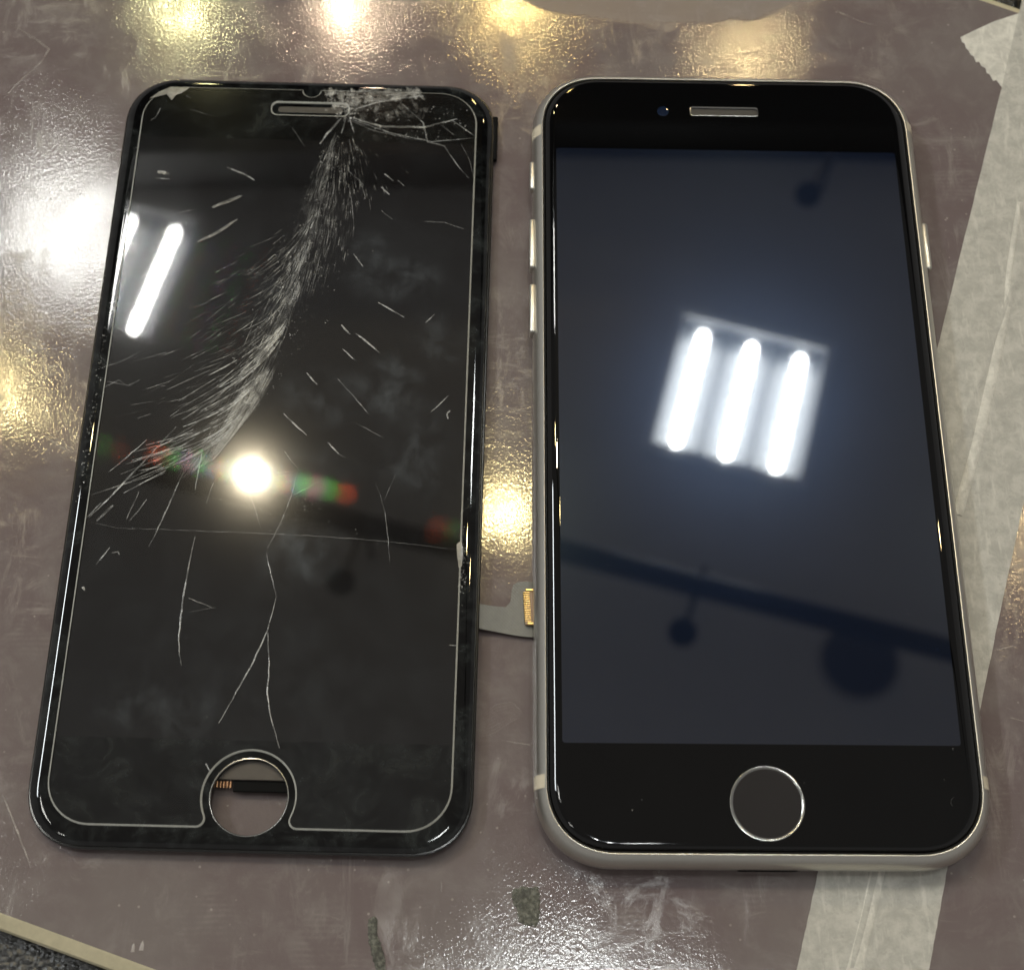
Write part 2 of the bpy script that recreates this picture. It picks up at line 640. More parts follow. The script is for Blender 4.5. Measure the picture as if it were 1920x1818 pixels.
def troffer(T, label, mat=None):
    e = empty('ceiling_light', T, (0, 0, GA))
    tag(e, label, 'ceiling light', 'fluorescent ceiling lights mirrored in the glass')
    bm = bmesh.new()
    A, B = 335, 300
    L0 = [Vector((sx * A, sy * A, 0)) for sx, sy in ((-1, -1), (1, -1), (1, 1), (-1, 1))]
    L1 = [Vector((sx * B, sy * B, 0)) for sx, sy in ((-1, -1), (1, -1), (1, 1), (-1, 1))]
    loft(bm, [L0, [p + Vector((0, 0, -12)) for p in L0], [p + Vector((0, 0, -12)) for p in L1], L1])
    done('frame', bm, M_TRIM, e)
    bm = bmesh.new()
    prof = []
    nx = 36
    for i in range(nx + 1):                       # three reflector troughs with ridges between the tubes
        x = -B + 2 * B * i / nx
        ph = (i % 12) / 12.0
        prof.append((x, 40 + 45 * math.sin(math.pi * ph)))
    vs = [[bm.verts.new((x, y, z)) for x, z in prof] for y in (-B, B)]
    for i in range(nx):
        bm.faces.new((vs[0][i], vs[1][i], vs[1][i + 1], vs[0][i + 1]))
    for y in (-B, B):
        bm.faces.new([bm.verts.new(p) for p in ((-B, y, 0), (B, y, 0), (B, y, 90), (-B, y, 90))])
    for x in (-B, B):
        bm.faces.new([bm.verts.new(p) for p in ((x, -B, 0), (x, B, 0), (x, B, 90), (x, -B, 90))])
    done('reflector', bm, M_PAN, e)
    for k in (-1, 0, 1):
        bm = bmesh.new()
        n, r, hl = 16, 17, 268
        loops = []
        for j in range(-6, 7):
            if abs(j) < 6:
                yy = j * hl / 6
                q = r
            s = abs(j) / 6
        st = [(-hl, 0.05)] + [(-hl + r * (1 - math.cos(a)), r * math.sin(a)) for a in (0.5, 1.0, 1.57)]
        st = st + [(-y, q) for y, q in reversed(st)]
        for y, q in st:
            loops.append([Vector((k * 205 + q * math.cos(2 * math.pi * i / n), y, 38 + q * math.sin(2 * math.pi * i / n))) for i in range(n)])
        loft(bm, loops, True, True)
        done('tube', bm, mat or M_TUBE, e, smooth=50)
    return e


troffer(T1, "three tube ceiling light mirrored whole in the dark screen of the intact phone")
troffer(T2, "three tube ceiling light mirrored across the cracked screen's long edge onto the board", M_TUBE_DIM)
troffer(T3, "three tube ceiling light whose glow sparkles on the board below the two phones")
troffer(T4, "three tube ceiling light over the corner of the board with the black desk", M_TUBE_WEAK)
troffer(T6, "three tube ceiling light behind the viewer caught in the intact phone's rounded near corner", M_TUBE_WEAK)


def strip_light():
    y0, y1 = above(100, 1500, 3000).y, above(1030, 620, 3000).y
    hl = (y1 - y0) / 2
    e = empty('strip_light', (-2600, (y0 + y1) / 2, 3000))
    tag(e, "broad bright strip light mirrored as a pale line along the long edges of both phones", 'strip light')
    aim = Matrix.Rotation(R_(-40), 3, 'Y')
    bm = bmesh.new()
    box(bm, aim @ Vector((0, 0, 35)), (290, 2 * hl + 40, 60), 8, 1, aim)
    done('housing', bm, M_TRIM, e)
    bm = bmesh.new()
    box(bm, aim @ Vector((0, 0, -2)), (250, 2 * hl, 14), 5, 1, aim)
    done('diffuser', bm, glow('strip light diffuser', (0.93, 0.98, 1.0), 42.0), e)
    for y in (-hl * 0.8, hl * 0.8):
        bm = bmesh.new()
        tube(bm, (0, y, 60), (0, y, CEIL - 3000), 6, 8)
        done('hanger', bm, M_CAN, e)


strip_light()


def spot(px, py, label, zp=0.0, lit=True, mat=None, z=CEIL - 420, r=50, arm=Vector((0.2, 0.5, 0.15)), face=25, group='track spotlights'):
    P = above(px, py, z, zp)
    e = empty('spotlight', P)
    tag(e, label, 'spotlight', group)
    aim = (Vector((-30, -10, 0)) - P).normalized()
    bm = bmesh.new()
    u = aim.orthogonal().normalized()
    v = aim.cross(u)

    def lp(d, q, n=28):
        return [aim * d + (u * math.cos(2 * math.pi * i / n) + v * math.sin(2 * math.pi * i / n)) * q for i in range(n)]
    loft(bm, [lp(-150, r * 0.6), lp(-140, r * 0.92), lp(-40, r), lp(12, r), lp(12, r - 5), lp(0, r - 7)], True, not lit)
    done('housing', bm, M_CAN, e, smooth=40)
    if lit:
        bm = bmesh.new()
        loft(bm, [lp(0.5, r - 7), lp(1.0, face), lp(3.0, face * 0.6)], False, True)
        f = done('lamp_face', bm, mat or M_LAMP, e)
    bm = bmesh.new()
    a = -aim * 80
    b = a + arm * 260
    tube(bm, a, b, 9, 10)
    tube(bm, b, Vector((b.x, b.y, CEIL - P.z)), 9, 10)
    done('arm', bm, M_CAN, e)
    return e


spot(419, 829, "bright warm spotlight mirrored as a glowing dot in the cracked screen", 2.6, mat=M_LAMP_W, r=46, face=12)
spot(945, 960, "warm spotlight glowing golden on the board between the two phones", mat=M_LAMP_Y)
spot(-15, 735, "warm spotlight glowing yellow on the board beside the cracked screen's edge", mat=M_LAMP_Y)
spot(335, 20, "warm spotlight glittering above the cracked screen's blunt corner at the far side", mat=M_LAMP_G)
spot(655, 20, "warm spotlight glittering above the crushed corner of the cracked screen", mat=M_LAMP_P)
spot(965, 10, "warm spotlight glittering above the gap between the two phones", mat=M_LAMP_A)
spot(1395, 95, "faint warm spotlight glittering just above the intact phone's earpiece", mat=M_LAMP2, face=12)
spot(1925, 990, "warm spotlight shining on the board past the masking tape", mat=M_LAMP2, face=26)
spot(1515, 365, "unlit black spotlight mirrored as a dark dot near the top of the intact screen", 7.3, lit=False, r=52, arm=Vector((0.55, 1.0, 0.0)))
spot(1280, 1185, "unlit black spotlight mirrored as a dark dot under the rail in the intact screen", 7.3, lit=False, r=52, arm=Vector((0.35, 0.95, 0.0)))
spot(586, 1030, "unlit black spotlight mirrored as a dark dot in the cracked screen", 2.6, lit=False, r=52, arm=Vector((0.3, 0.9, 0.0)))


def rail():
    a, b = above(560, 905, CEIL - 330, 7.3), above(2050, 1288, CEIL - 330, 7.3)
    d = (b - a).normalized()
    bm = bmesh.new()
    L = (b - a).length
    box(bm, (a + b) / 2, (L + 1500, 75, 60), 6, 1, Matrix.Rotation(math.atan2(d.y, d.x), 3, 'Z'))
    o = done('track_rail', bm, M_CAN)
    tag(o, "long black lighting rail mirrored as a dark slanting bar in the intact screen", 'lighting rail')
    P = above(1610, 1240, CEIL - 4, 7.3)
    e = empty('ceiling_speaker', P)
    tag(e, "round dark ceiling speaker mirrored as a soft disc below the rail", 'speaker')
    bm = bmesh.new()
    loft(bm, [circle(0, 0, 150, 0), circle(0, 0, 150, -14), circle(0, 0, 138, -20)], False, False)
    done('rim', bm, simple('speaker rim', (0.30, 0.29, 0.28), 0.6), e)
    bm = bmesh.new()
    loft(bm, [circle(0, 0, 138, -18), circle(0, 0, 60, -24)], False, True)
    for f in bm.faces:
        f.normal_flip()
    done('grille', bm, simple('speaker grille', (0.07, 0.07, 0.07), 0.7, nscale=0.2, namp=0.5), e)


rail()

# ================================================================== the desk and the board
ZD = -5.0


def desk():
    bm = bmesh.new()
    fill(bm, [[Vector((x, y, ZD)) for x, y in ((-600, -500), (600, -500), (600, 600), (-600, 600))]])
    tag(done('desk', bm, M_DESK), kind='structure')


desk()

# board outline: near edge and far edge as seen, the ends well out of the picture
n0, n1 = on_z(0, 1710), on_z(300, 1820)
f0, f1 = on_z(1836, 0), on_z(1915, 27)
dn = (n1 - n0).normalized()
df_ = (f1 - f0).normalized()
BOARD = [n0 - dn * 230, n0 + dn * 420, f1 + df_ * 260, f0 - df_ * 430]


def board():
    e = empty('work_board')
    tag(e, "scuffed purple brown work board with a cream edge under both phones", 'work board')

    def inset(k, z):
        c = sum(BOARD, Vector()) / 4
        out = []
        n = len(BOARD)
        for i in range(n):
            p, q, r = BOARD[i - 1], BOARD[i], BOARD[(i + 1) % n]
            a, b = (q - p).normalized(), (r - q).normalized()
            na, nb = Vector((-a.y, a.x, 0)), Vector((-b.y, b.x, 0))
            m = (na + nb)
            m = m / max(m.dot(na), 0.2)
            out.append(Vector((q.x + m.x * k, q.y + m.y * k, z)))
        return out
    bm = bmesh.new()
    fill(bm, [inset(0.0, 0.0)])
    done('top_surface', bm, M_BOARD, e)
    bm = bmesh.new()
    loft(bm, [inset(-2.1, ZD), inset(-2.15, -1.5), inset(-1.9, -1.0), inset(-0.3, -0.12), inset(0.0, 0.0)])
    done('edge', bm, M_EDGE, e)
    return e


BD = board()


# ---- ribbon mesh used for scratches and cracks: low ridges with a per-face depth
def ribbons(name, lines, mat, parent, kind='stuff', ridge=0.02):
    vs, fs, dep = [], [], []
    for pts, wd, st in lines:
        pts = [Vector(p) for p in pts]
        n = len(pts)
        base = len(vs)
        for i, p in enumerate(pts):
            d = (pts[min(i + 1, n - 1)] - pts[max(i - 1, 0)])
            d.z = 0
            if d.length < 1e-6:
                d = Vector((1, 0, 0))
            d.normalize()
            nn = Vector((-d.y, d.x, 0))
            s = 1.0 if n < 3 else 0.35 + 0.65 * math.sin(math.pi * (i + 0.5) / n)
            if n == 2:
                s = 1.0 if i == 0 else 0.5
            h = wd / 2 * s
            vs += [p + nn * h, p + Vector((0, 0, ridge * min(1, wd * 4))), p - nn * h]
        for i in range(n - 1):
            a = base + 3 * i
            fs += [(a, a + 1, a + 4, a + 3), (a + 1, a + 2, a + 5, a + 4)]
            k = st * random.uniform(0.75, 1.1)
            dep += [k, k * 0.9]
    me = bpy.data.meshes.new(name)
    me.from_pydata([tuple(v * MM) for v in vs], [], [tuple(reversed(f)) for f in fs])
    at = me.attributes.new('depth', 'FLOAT', 'FACE')
    at.data.foreach_set('value', dep)
    o = link(name, me, parent, [mat])
    if kind:
        o['kind'] = kind
    return o


def jag(p, q, n, amp, rnd=random):
    p, q = Vector(p), Vector(q)
    d = q - p
    nn = Vector((-d.y, d.x, 0)).normalized()
    return [p + d * (i / n) + nn * (rnd.uniform(-amp, amp) if 0 < i < n else 0) for i in range(n + 1)]


def board_scratches():
    Z = 0.006
    L = []

    def sc(pts, wd=0.12, st=0.6):
        q = []
        P = [on_z(x, y, Z) for x, y in pts]
        for a, b in zip(P, P[1:]):
            s = jag(a, b, max(2, int((b - a).length / 1.2)), 0.05)
            q += s if not q else s[1:]
        L.append((q, wd, st))
    sc([(6, 1490), (22, 1530), (46, 1592), (58, 1626)], 0.28, 0.75)
    sc([(11, 1698), (16, 1716)], 0.35, 0.7)
    sc([(20, 45), (65, 72), (92, 92), (78, 115), (40, 150), (8, 182)], 0.5, 0.28)
    sc([(78, 815), (135, 850)], 0.35, 0.25)
    sc([(85, 808), (140, 846)], 0.2, 0.3)
    sc([(1545, 0), (1580, 25), (1610, 40), (1660, 52)], 0.15, 0.5)
    sc([(1570, 22), (1590, 30)], 0.4, 0.6)
    sc([(1720, 245), (1765, 272), (1800, 300)], 0.16, 0.4)
    sc([(1755, 355), (1810, 378)], 0.14, 0.35)
    sc([(1868, 1218), (1905, 1210)], 0.2, 0.6)
    sc([(1870, 1440), (1910, 1445)], 0.14, 0.5)
    sc([(1895, 1345), (1920, 1352)], 0.14, 0.5)
    sc([(940, 1387), (1000, 1397)], 0.12, 0.5)
    for k in range(9):                                     # fan of fine wiping lines between the phones
        x0, y0 = 895 + k * 1.0, 1385 - k * 5.5
        sc([(x0, y0), (930, 1372 - k * 6.5), (960, 1352 - k * 4.5), (982 - k, 1340 - k * 1.5)], 0.16, 0.22)
    rnd = random.Random(3)
    for k in range(46):                                    # scattered fine scuffs
        x, y = rnd.uniform(0, 1920), rnd.choice((rnd.uniform(0, 140), rnd.uniform(1600, 1818), rnd.uniform(0, 1818)))
        a = rnd.choice((0.5, 0.4, 2.2, 2.6, rnd.uniform(0, 3.1)))
        l = rnd.uniform(6, 42)
        sc([(x, y), (x + l * math.cos(a), y + l * math.sin(a))], rnd.uniform(0.06, 0.14), rnd.uniform(0.12, 0.4))
    for k in range(150):                                    # dust
        x, y = rnd.uniform(0, 1920), rnd.uniform(0, 1818)
        l = rnd.uniform(1.5, 5)
        a = rnd.uniform(0, 3.1)
        sc([(x, y), (x + l * math.cos(a), y + l * math.sin(a))], rnd.uniform(0.1, 0.3), rnd.uniform(0.25, 0.7))
    for k in range(40):
        x, y = rnd.gauss(1880, 40), rnd.gauss(1480, 130)
        l = rnd.uniform(8, 60)
        a = rnd.choice((0.1, 1.7)) + rnd.uniform(-.25, .25)
        sc([(x, y), (x + l * math.cos(a), y + l * math.sin(a))], rnd.uniform(0.05, 0.12), rnd.uniform(0.12, 0.35))
    ribbons('scratches', L, M_SCR, BD, ridge=0.004)
    # two pale glue drips near the cream edge
    for (cx, cy, s) in ((249, 1776, 1.0), (265, 1773, 1.25)):
        bm = bmesh.new()
        pts = [on_z(cx - 4 * s, cy + 8, Z), on_z(cx + 3 * s, cy + 8, Z), on_z(cx + 4 * s, cy - 2, Z), on_z(cx + 2.5 * s, cy - 9 * s, Z), on_z(cx - 1, cy - 5, Z)]
        c = sum(pts, Vector()) / 5
        loft(bm, [pts, [c + (p - c) * 0.6 + Vector((0, 0, 0.05)) for p in pts]], False, True)
        done('glue_drip', bm, simple('pale glue', (0.30, 0.27, 0.25), 0.35), BD, smooth=60)


board_scratches()


# ---- tape
def strip(name, left, right, z, mat, label, ridges=(), torn=None, sag=None):
    """a paper strip given by matching points along its two long edges (pixels on the board)"""
    bm = bmesh.new()
    P = [on_z(x, y, z) for x, y in left]
    Q = [on_z(x, y, z) for x, y in right]

    def along(L, t):
        n = len(L) - 1
        i = min(int(t * n), n - 1)
        f = t * n - i
        return L[i].lerp(L[i + 1], f)
    nu, nv = 40, 120
    rnd = random.Random(len(label))
    rows = []
    jl = [rnd.uniform(-0.05, 0.05) for _ in range(nv + 1)]
    for j in range(nv + 1):
        t = j / nv
        a, b = along(P, t), along(Q, t)
        row = []
        for i in range(nu + 1):
            s = i / nu
            p = a.lerp(b, s)
            hgt = 0.0
            for (s0, s1, wdt, hh, t0, t1) in ridges:
                if t0 <= t <= t1:
                    c = s0 + (s1 - s0) * (t - t0) / (t1 - t0)
                    hgt = max(hgt, hh * math.exp(-((s - c) / wdt) ** 2) * min(1, (t - t0) * 12, (t1 - t) * 12))
            p = p + Vector((jl[j] if i in (0, nu) else 0, 0, hgt))
            row.append(p)
        rows.append(row)
    if torn:
        for i in range(nu + 1):
            rows[0][i] = rows[0][i] + torn(i / nu)
    top = [[bm.verts.new(p) for p in r] for r in rows]
    for j in range(nv):
        for i in range(nu):
            bm.faces.new((top[j][i], top[j + 1][i], top[j + 1][i + 1], top[j][i + 1]))
    rim = [top[0][i] for i in range(nu + 1)] + [top[j][nu] for j in range(1, nv + 1)] + [top[nv][i] for i in range(nu - 1, -1, -1)] + [top[j][0] for j in range(nv - 1, 0, -1)]
    low = [bm.verts.new((v.co.x, v.co.y, 0.004)) for v in rim]
    for i in range(len(rim)):
        k = (i + 1) % len(rim)
        bm.faces.new((rim[i], rim[k], low[k], low[i]))
    bmesh.ops.recalc_face_normals(bm, faces=bm.faces)
    o = done(name, bm, mat, smooth=50)
    tag(o, label, 'tape', 'masking tape on the board')
    return o


TP = strip('masking_tape',
      [(1935, -80), (1878, 165), (1757, 655), (1660, 1080), (1535, 1630), (1478, 1890)],
      [(2180, -80), (2115, 165), (1985, 655), (1889, 1080), (1776, 1630), (1729, 1890)],
      0.10, M_TAPE, "long strip of pale masking tape running under the intact phone",
      ridges=((0.62, 0.16, 0.035, 0.22, 0.25, 0.62), (0.47, 0.40, 0.035, 0.25, 0.70, 1.0), (0.60, 0.56, 0.02, 0.10, 0.72, 1.0)))


def fold(px, wd):
    bm = bmesh.new()
    P = [on_z(x, y, 0.0) for x, y in px]
    n = 30
    rows = []
    for j in range(n + 1):
        u = j / n * (len(P) - 1)
        k = min(int(u), len(P) - 2)
        p = P[k].lerp(P[k + 1], u - k)
        d = (P[-1] - P[0]).normalized()
        q = Vector((-d.y, d.x, 0))
        h = wd / 2 * (0.97 + 0.06 * random.random())
        rows.append([p - q * h + Vector((0, 0, 0.11)), p - q * h * 0.8 + Vector((0, 0, 0.24)), p + q * h * 0.7 + Vector((0, 0, 0.27)), p + q * h + Vector((0, 0, 0.11))])
    vs = [[bm.verts.new(p) for p in r] for r in rows]
    for a, b in zip(vs, vs[1:]):
        for i in range(3):
            bm.faces.new((a[i], a[i + 1], b[i + 1], b[i]))
    bmesh.ops.recalc_face_normals(bm, faces=bm.faces)
    if sum(f.normal.z for f in bm.faces) < 0:
        bmesh.ops.reverse_faces(bm, faces=bm.faces)
    done('fold', bm, M_TAPE2, TP, smooth=60)


fold([(1886, 575), (1862, 700), (1830, 840), (1795, 965)], 1.7)
fold([(1652, 1600), (1630, 1700), (1600, 1820), (1580, 1890)], 2.2)
fold([(1912, 380), (1893, 500), (1886, 575)], 1.0)


def torn_piece():
    """short torn end lying under the long strip at the far corner"""
    bm = bmesh.new()
    z = 0.06
    out = [(1801, 70), (1830, 56), (1865, 40), (1905, 27), (1960, 10), (1990, 60), (1960, 250), (1880, 166)]
    tear = [(1874, 158), (1868, 150), (1862, 152), (1856, 140), (1850, 137), (1848, 128), (1840, 124), (1836, 116), (1830, 117), (1826, 106), (1820, 103), (1816, 95), (1811, 90), (1809, 82), (1804, 79)]
    P = [on_z(x, y, z) for x, y in out + tear]
    if sum(a.x * b.y - b.x * a.y for a, b in zip(P, P[1:] + P[:1])) < 0:
        P.reverse()
    vs = [bm.verts.new(p) for p in P]
    low = [bm.verts.new((p.x, p.y, 0.003)) for p in P]
    for i in range(len(P)):
        k = (i + 1) % len(P)
        bm.faces.new((low[i], low[k], vs[k], vs[i]))
    fill(bm, [vs])
    o = done('torn_tape', bm, M_TAPE2)
    tag(o, "short masking tape end with a torn ragged edge at the far corner of the board", 'tape', 'masking tape on the board')


torn_piece()


def residue(pts, label, seed):
    """grainy grey-green smear of old adhesive"""
    rnd = random.Random(seed)
    bm = bmesh.new()
    P = [on_z(x, y, 0.0) for x, y in pts]
    c = sum(P, Vector()) / len(P)
    fine = []
    for a, b in zip(P, P[1:] + P[:1]):
        for k in range(9):
            q = a.lerp(b, k / 9)
            fine.append(q + (q - c).normalized() * rnd.uniform(-0.18, 0.14))
    loops = []
    for s, h in ((1.0, 0.004), (0.95, 0.10), (0.8, 0.13), (0.62, 0.11), (0.45, 0.13), (0.28, 0.12), (0.12, 0.11)):
        loops.append([c + (q - c) * s * (1 if s == 1 else rnd.uniform(0.97, 1.03)) + Vector((0, 0, h + (0 if s == 1 else rnd.uniform(-.04, .05)))) for q in fine])
    loft(bm, loops, False, True)
    bmesh.ops.recalc_face_normals(bm, faces=bm.faces)
    t = NT('adhesive residue')
    v = t.coord()
    n = t.noise(v, 1.6, 5, 0.75)
    m2 = t.noise(v, 0.35, 3)
    col = t.mix(t.ramp(n, 0.35, 0.7), c4(0.055, 0.056, 0.045), c4(0.20, 0.20, 0.165))
    col = t.mix(t.ramp(m2, 0.5, 0.7), col, c4(0.06, 0.058, 0.05))
    t.set(color=col, rough=0.6, normal=t.bump(n, 0.0003, 0.9))
    o = done('adhesive_residue', bm, t.m, smooth=70)
    tag(o, label, 'adhesive residue')


residue([(961, 1664), (985, 1661), (1010, 1663), (1013, 1690), (1011, 1722), (1006, 1737), (985, 1735), (972, 1728), (968, 1705), (960, 1685)],
        "squarish grey green adhesive smear on the board below the gap between the phones", 4)
residue([(690, 1722), (702, 1716), (708, 1722), (706, 1745), (714, 1768), (722, 1795), (724, 1822), (706, 1822), (697, 1790), (690, 1760)],
        "narrow dark adhesive streak below the cracked screen at the near edge", 9)

# ================================================================== the intact phone
PHN = empty('smartphone', (0, 0, 0))
tag(PHN, "intact dark smartphone with pale aluminium frame and blank screen lying on masking tape", 'phone')
BX, BY, BW, BH, BR = 0.15, -0.28, 33.4, 69.2, 12.0
ZB, ZT = 0.12, 7.30


def phone():
    RR = 3.6
    zc = ZB + RR

    def L(inset, z):
        iy = inset if inset <= 2.22 else 2.22 + (inset - 2.22) * 0.45     # the near and far edges roll off more tightly
        return rrect(BW - inset, BH - iy, BR - inset * 0.95, 16, BX, BY, z)
    # frame: rounded side, open under the glass
    bm = bmesh.new()
    prof = []
    for a in range(-90, 57, 8):
        prof.append((RR - RR * math.cos(R_(a)), zc + RR * math.sin(R_(a))))
    prof.append((1.62, zc + 3.0))
    prof.append((1.72, zc + 2.98))
    prof.append((1.80, zc + 2.6))
    loft(bm, [L(i, z) for i, z in prof], True, False)
    fr = done('frame', bm, M_ALU, PHN, smooth=35)
    # dark gasket, lying between frame and glass
    bm = bmesh.new()
    loft(bm, [L(1.80, zc + 2.62), L(1.84, zc + 2.92), L(1.98, zc + 2.98), L(2.06, zc + 2.90), L(2.1, zc + 2.5)])
    done('gasket', bm, M_GASKET, PHN, smooth=60)
    # glass with rolled edge
    hx, hy, hr = on_z(1439, 1505.5, ZT).x, on_z(1439, 1505.5, ZT).y, 5.42
    bm = bmesh.new()
    ze = ZT - 0.72
    prof = [(2.12, ze - 0.35), (2.12, ze - 0.1), (2.16, ze + 0.0)]
    for k in range(15):
        q = 1 - k / 14                                  # rolled edge: gentle near the face, steep at the rim
        prof.append((2.22 + 1.95 * (1 - q), ZT - (ZT - ze - 0.10) * q ** 2.4))
    prof.append((4.6, ZT))
    vs = loft(bm, [L(i, z) for i, z in prof])
    hole = [bm.verts.new(p) for p in circle(hx, hy, hr, ZT)]
    ea = on_z(1294, 209, ZT)
    eb = on_z(1421, 210, ZT)
    ex, ey, ew = (ea.x + eb.x) / 2, (ea.y + eb.y) / 2, (eb.x - ea.x) / 2
    slot = [bm.verts.new(p) for p in rrect(ew, 0.92, 0.5, 5, ex, ey, ZT)]
    fill(bm, [vs[-1], hole, slot])
    dn = [bm.verts.new(v.co + Vector((0, 0, -0.5))) for v in slot]
    for i in range(len(slot)):
        k = (i + 1) % len(slot)
        bm.faces.new((slot[k], slot[i], dn[i], dn[k]))
    gl = done('front_glass', bm, M_GLASS, PHN, smooth=35)
    # unlit display, a hair proud of the glass
    bm = bmesh.new()
    loft(bm, [rrect(29.22, 51.97, 0.5, 4, 0, 0, ZT), rrect(29.21, 51.96, 0.5, 4, 0, 0, ZT + 0.012)], False, True)
    done('screen', bm, M_SCREEN, PHN)
    # home button: recessed cap inside a bright clear ring
    hb = bmesh.new()
    loft(hb, [circle(hx, hy, 5.41, ZT - 0.3), circle(hx, hy, 5.41, ZT + 0.015), circle(hx, hy, 5.28, ZT + 0.03), circle(hx, hy, 5.12, ZT - 0.03), circle(hx, hy, 5.0, ZT - 0.10)])
    hr_ = done('home_button', hb, M_CHROME, PHN, smooth=40)
    bm = bmesh.new()
    loft(bm, [circle(hx, hy, 5.02, ZT - 0.16), circle(hx, hy, 4.9, ZT - 0.09), circle(hx, hy, 4.4, ZT - 0.10), circle(hx, hy, 2.0, ZT - 0.13)], False, True)
    done('button_cap', bm, M_BUTTON, hr_, smooth=30)
    # earpiece
    bm = bmesh.new()
    loft(bm, [rrect(ew - 0.02, 0.90, 0.48, 5, ex, ey, ZT - 0.32), rrect(ew - 0.3, 0.6, 0.3, 5, ex, ey, ZT - 0.32)], False, True)
    ep = done('earpiece', bm, M_MESH, PHN)
    bm = bmesh.new()
    loft(bm, [rrect(ew + 0.02, 0.94, 0.5, 5, ex, ey, ZT + 0.006), rrect(ew - 0.06, 0.84, 0.45, 5, ex, ey, ZT + 0.02), rrect(ew - 0.14, 0.76, 0.4, 5, ex, ey, ZT - 0.12)])
    done('rim', bm, M_CHROME, ep, smooth=60)
    # front camera
    fc = on_z(1243, 209, ZT)
    bm = bmesh.new()
    loft(bm, [circle(fc.x, fc.y, 1.0, ZT + 0.004, 32), circle(fc.x, fc.y, 0.55, ZT + 0.03, 32), circle(fc.x, fc.y, 0.25, ZT + 0.012, 32)], False, True)
    done('front_camera', bm, M_LENS, PHN, smooth=50)

    # pieces let into the side of the frame
    def side_profile(s, off, a0, a1, n=14):
        out = []
        for k in range(n + 1):
            a = R_(a0 + (a1 - a0) * k / n)
            x = BW - RR + (RR + off) * math.cos(a)
            out.append((s * x + BX, zc + (RR + off) * math.sin(a)))
        return out

    def band(s, y0, y1, z0):
        bm = bmesh.new()
        pr = side_profile(s, 0.025, -60, 54)
        vs = [[bm.verts.new((x, y, z)) for x, z in pr] for y in (y0, y1)]
        for i in range(len(pr) - 1):
            bm.faces.new((vs[0][i], vs[0][i + 1], vs[1][i + 1], vs[1][i]) if s > 0 else (vs[0][i], vs[1][i], vs[1][i + 1], vs[0][i + 1]))
        bmesh.ops.recalc_face_normals(bm, faces=bm.faces)
        done('antenna_band', bm, M_BAND, PHN, smooth=50)

    def yat(px, py, z=5.5):
        return on_z(px, py, z).y
    band(-1, yat(1003, 259), yat(1003, 240), 0)
    band(-1, yat(1006, 1479), yat(1006, 1453), 0)
    band(1, yat(1852, 1481), yat(1850, 1457), 0)
    band(1, yat(1707, 251), yat(1703, 235), 0)

    def key(name, s, y0, y1, hgt=1.25, out=0.55, zk=4.1):
        bm = bmesh.new()
        x = s * BW + BX
        box(bm, (x + s * (out / 2 - 0.25), (y0 + y1) / 2, zk), (out + 0.5, abs(y1 - y0), hgt * 2), 0.35, 3)
        done(name, bm, M_ALU, PHN, smooth=50)
    key('mute_switch', -1, yat(996, 359, 4.1), yat(996, 307, 4.1), 0.8, 0.45)
    key('volume_button', -1, yat(998, 508, 4.1), yat(998, 417, 4.1))
    key('volume_button', -1, yat(998, 629, 4.1), yat(998, 538, 4.1))
    key('power_button', 1, yat(1740, 510, 4.1), yat(1728, 425, 4.1))
    # charging port mouth in the near side
    pc = on_z(1437, 1630, 2.2)
    bm = bmesh.new()
    yb = BY - BH
    for y_, hw_, hh_ in ((0.42, 4.4, 0.75),):
        L0 = [Vector((pc.x + p.x, yb + 0.42, 3.1 + p.y)) for p in rrect(4.4, 0.75, 0.75, 8, 0, 0)]
        L1 = [Vector((pc.x + p.x, yb + 0.0, 3.1 + p.y)) for p in rrect(4.4, 0.75, 0.75, 8, 0, 0)]
        L2 = [Vector((pc.x + p.x, yb - 0.01, 3.1 + p.y)) for p in rrect(4.2, 0.58, 0.58, 8, 0, 0)]
        L3 = [Vector((pc.x + p.x, yb + 0.30, 3.1 + p.y)) for p in rrect(4.1, 0.5, 0.5, 8, 0, 0)]
        loft(bm, [L0, L1, L2, L3], False, True)
    bmesh.ops.recalc_face_normals(bm, faces=bm.faces)
    done('charging_port', bm, M_BLACK, PHN)


phone()

# ================================================================== the cracked display assembly
LP = Vector((-73.55, 1.25, 2.6))
LE = Euler((-0.0098, -0.0103, -0.0186), 'XYZ')
ASM = empty('display_assembly', LP, LE)
tag(ASM, "removed black phone screen with cracked glass and an empty home button hole", 'phone screen')
LM = Matrix.Translation(LP) @ LE.to_matrix().to_4x4()
LI = LM.inverted()


def loc(px, py, z=0.0):
    """pixel -> place on the cracked panel, in its own frame, at height z over its glass"""
    o = LI @ CP
    d = LI.to_3x3() @ ray(px, py)
    q = o + d * ((z - o.z) / d.z)
    return Vector((q.x, q.y, z))


HZ_ = loc(467, 1494, -0.2)
HX, HY, HRAD = HZ_.x, HZ_.y, 5.62
ZP = 0.34          # top of the protector


HAZE = []
for (px, py, rx, ry, a) in ((480, 1330, 420, 330, 0.016), (735, 725, 80, 90, 0.13), (610, 745, 140, 80, 0.075), (560, 1035, 110, 80, 0.11), (820, 640, 70, 90, 0.06),
                            (300, 1330, 150, 60, 0.05), (740, 520, 130, 70, 0.075), (330, 300, 200, 120, 0.015), (560, 880, 150, 70, 0.05), (770, 880, 80, 80, 0.07),
                            (690, 470, 80, 60, 0.06), (480, 560, 120, 90, 0.035), (800, 800, 60, 90, 0.05)):
    c = loc(px, py, ZP)
    HAZE.append((c.x, c.y, rx / 11.6, ry / 11.6, a))
M_CLEAR = make_clear()


